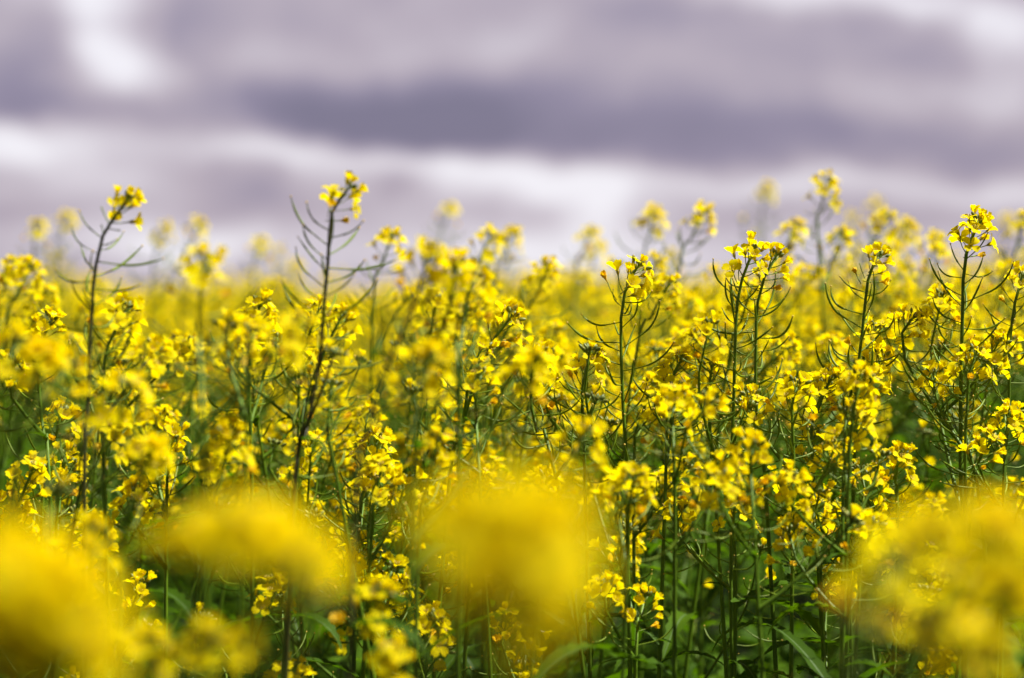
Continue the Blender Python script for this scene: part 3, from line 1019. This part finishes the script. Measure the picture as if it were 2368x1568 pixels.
# warp so that the cloud edges are uneven
wn = n.new("ShaderNodeTexNoise"); wn.inputs["Scale"].default_value = 4.5; wn.inputs["Detail"].default_value = 5
l.new(cmb.outputs[0], wn.inputs["Vector"])
ws = n.new("ShaderNodeVectorMath"); ws.operation = "MULTIPLY_ADD"
l.new(wn.outputs["Color"], ws.inputs[0]); ws.inputs[1].default_value = (.26, .12, 0); 
wo = n.new("ShaderNodeVectorMath"); wo.operation = "SUBTRACT"; l.new(cmb.outputs[0], wo.inputs[0]); wo.inputs[1].default_value = (.13, .06, 0)
l.new(wo.outputs[0], ws.inputs[2])
wv = ws.outputs[0]
CL = [  # x, y, rx, ry, rotation, amount (frame of 2368 x 1568)
    (262, 85, 130, 150, 0, .42), (330, 175, 130, 70, 20, .32), (190, -10, 160, 70, 0, .30),
    (40, 215, 210, 110, 0, -.20), (440, 90, 150, 120, 0, -.10), (60, 60, 130, 90, 0, -.03),
    (860, 270, 380, 90, 4, -.34), (1010, 330, 300, 60, 8, -.22), (1350, 290, 560, 110, 2, -.22), (1700, 270, 380, 130, 0, -.12),
    (1150, 215, 230, 60, -8, -.12), (700, 230, 300, 60, 0, -.08), (300, 255, 300, 50, 0, -.16),
    (2150, 340, 420, 80, 4, -.15), (2080, 130, 170, 90, 10, -.10), (1850, 380, 400, 40, 3, -.10),
    (680, 120, 300, 80, 0, .07), (1200, 110, 200, 90, 0, .13), (900, 20, 300, 60, 0, .05), (1000, 120, 200, 50, 0, .05),
    (1980, 12, 190, 45, 4, .34), (2230, 45, 220, 60, 10, .32), (1790, -15, 220, 40, 0, .30), (2330, 90, 110, 100, 0, .25), (2260, 205, 110, 50, 0, .14),
    (1620, 160, 280, 90, 15, .08), (2060, 235, 230, 60, 0, .05), (1500, 30, 260, 60, 0, -.05),
    (50, 345, 200, 55, 4, .52), (10, 300, 120, 30, 0, .15), (360, 350, 230, 40, 3, .16), (690, 350, 230, 42, 3, .42), (960, 392, 170, 32, 4, .22),
    (1170, 410, 200, 60, 0, .48), (1370, 455, 150, 90, 0, .50), (1680, 422, 330, 34, 1, .19), (2010, 448, 330, 34, 3, .15), (2330, 445, 150, 42, 0, .24),
    (560, 415, 120, 55, 0, -.10), (620, 480, 180, 60, 0, -.16), (1290, 492, 75, 60, 0, -.24), (905, 435, 80, 35, 0, -.14),
    (1740, 495, 260, 50, 0, -.08), (2110, 510, 300, 50, 0, -.08), (40, 500, 150, 32, 0, -.14), (250, 420, 150, 45, 0, .20),
    (1184, 520, 1700, 110, 0, .10), (850, 275, 300, 70, 4, -.08), (1150, 310, 800, 85, 1, -.12), (2120, 240, 260, 70, 0, .09), (2200, 345, 350, 75, 0, -.06), (1500, 60, 900, 160, 0, -.07), (500, 40, 300, 120, 0, -.06), (1184, 400, 1600, 60, 1, .08), (1184, 600, 1600, 80, 0, .13),
    (430, 575, 200, 60, 0, .36), (1330, 590, 320, 70, 0, .26), (200, 560, 200, 60, 0, .10), (900, 590, 250, 60, 0, .10), (1950, 570, 300, 50, 0, .06),
]
acc = None
for (x, y, rx, ry, ro, am) in CL:
    mp = n.new("ShaderNodeMapping"); mp.vector_type = "TEXTURE"
    l.new(wv, mp.inputs[0])
    mp.inputs["Location"].default_value = ((x - 1184) / 1000, (y - 640) / 1000, 0)
    mp.inputs["Rotation"].default_value = (0, 0, math.radians(ro))
    mp.inputs["Scale"].default_value = (rx * 1.45 / 1000, ry * 1.45 / 1000, 1)
    g = n.new("ShaderNodeTexGradient"); g.gradient_type = "SPHERICAL"
    l.new(mp.outputs[0], g.inputs[0])
    mr = n.new("ShaderNodeMapRange"); mr.interpolation_type = "SMOOTHSTEP"
    mr.inputs["To Max"].default_value = am * (1.05 if am > .2 else 1.0)
    l.new(g.outputs["Fac"], mr.inputs["Value"])
    acc = mr.outputs[0] if acc is None else mth("ADD", acc, mr.outputs[0])
fn = n.new("ShaderNodeTexNoise"); fn.inputs["Scale"].default_value = 4.2; fn.inputs["Detail"].default_value = 5; fn.inputs["Roughness"].default_value = .45
sv = n.new("ShaderNodeVectorMath"); sv.operation = "MULTIPLY"; sv.inputs[1].default_value = (1, 1.5, 1)
l.new(cmb.outputs[0], sv.inputs[0]); l.new(sv.outputs[0], fn.inputs["Vector"])
nf_ = mth("MULTIPLY_ADD", fn.outputs["Fac"], .36, -.18)
val = mth("ADD", mth("ADD", acc, .50), nf_)
cr = ramp(n, [(0.0, (.20, .175, .27)), (.25, (.285, .245, .355)), (.50, (.480, .414, .492)), (.75, (.695, .640, .715)), (1.0, (.91, .885, .95))])
l.new(val, cr.inputs[0])
skm = n.new("ShaderNodeMix"); skm.data_type = "RGBA"; skm.blend_type = "MULTIPLY"; skm.inputs[0].default_value = 1
l.new(sky.outputs[0], skm.inputs[6]); skm.inputs[7].default_value = (.1, .1, .1, 1)
mix = n.new("ShaderNodeMix"); mix.data_type = "RGBA"; mix.inputs[0].default_value = .93
l.new(skm.outputs[2], mix.inputs[6]); l.new(cr.outputs[0], mix.inputs[7])
# sky dimmed out of view, overhead and behind the viewer, to cut fill light
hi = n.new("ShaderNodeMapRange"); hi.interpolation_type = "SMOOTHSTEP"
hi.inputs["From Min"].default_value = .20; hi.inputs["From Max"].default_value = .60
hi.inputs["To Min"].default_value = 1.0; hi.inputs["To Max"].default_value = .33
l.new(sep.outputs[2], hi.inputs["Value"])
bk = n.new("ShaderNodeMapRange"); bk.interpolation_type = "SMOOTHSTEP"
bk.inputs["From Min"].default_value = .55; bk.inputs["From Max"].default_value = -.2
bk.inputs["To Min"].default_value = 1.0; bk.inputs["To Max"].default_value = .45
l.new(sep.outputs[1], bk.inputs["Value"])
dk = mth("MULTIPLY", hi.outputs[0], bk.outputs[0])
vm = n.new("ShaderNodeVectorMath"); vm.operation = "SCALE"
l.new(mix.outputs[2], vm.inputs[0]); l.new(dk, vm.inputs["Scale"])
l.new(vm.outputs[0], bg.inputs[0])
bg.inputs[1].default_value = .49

sl = bpy.data.lights.new("sun", "SUN")
sl.energy = 5.0
sl.angle = math.radians(.9)
sl.color = (1, .965, .90)
so = bpy.data.objects.new("sun", sl)
COL.objects.link(so)
dirv = Vector((math.sin(SUN_AZ) * math.cos(SUN_EL), math.cos(SUN_AZ) * math.cos(SUN_EL), math.sin(SUN_EL)))
so.rotation_euler = dirv.to_track_quat("Z", "Y").to_euler()

vs_ = SC.view_settings
SC.display_settings.display_device = "sRGB"
vs_.view_transform = "Standard"
vs_.look = "None"
vs_.exposure = 1.07
vs_.gamma = 1
SC.cycles.max_bounces = 8
SC.cycles.diffuse_bounces = 4
SC.cycles.transmission_bounces = 4
SC.cycles.sample_clamp_indirect = 6
SC.cycles.use_denoising = True
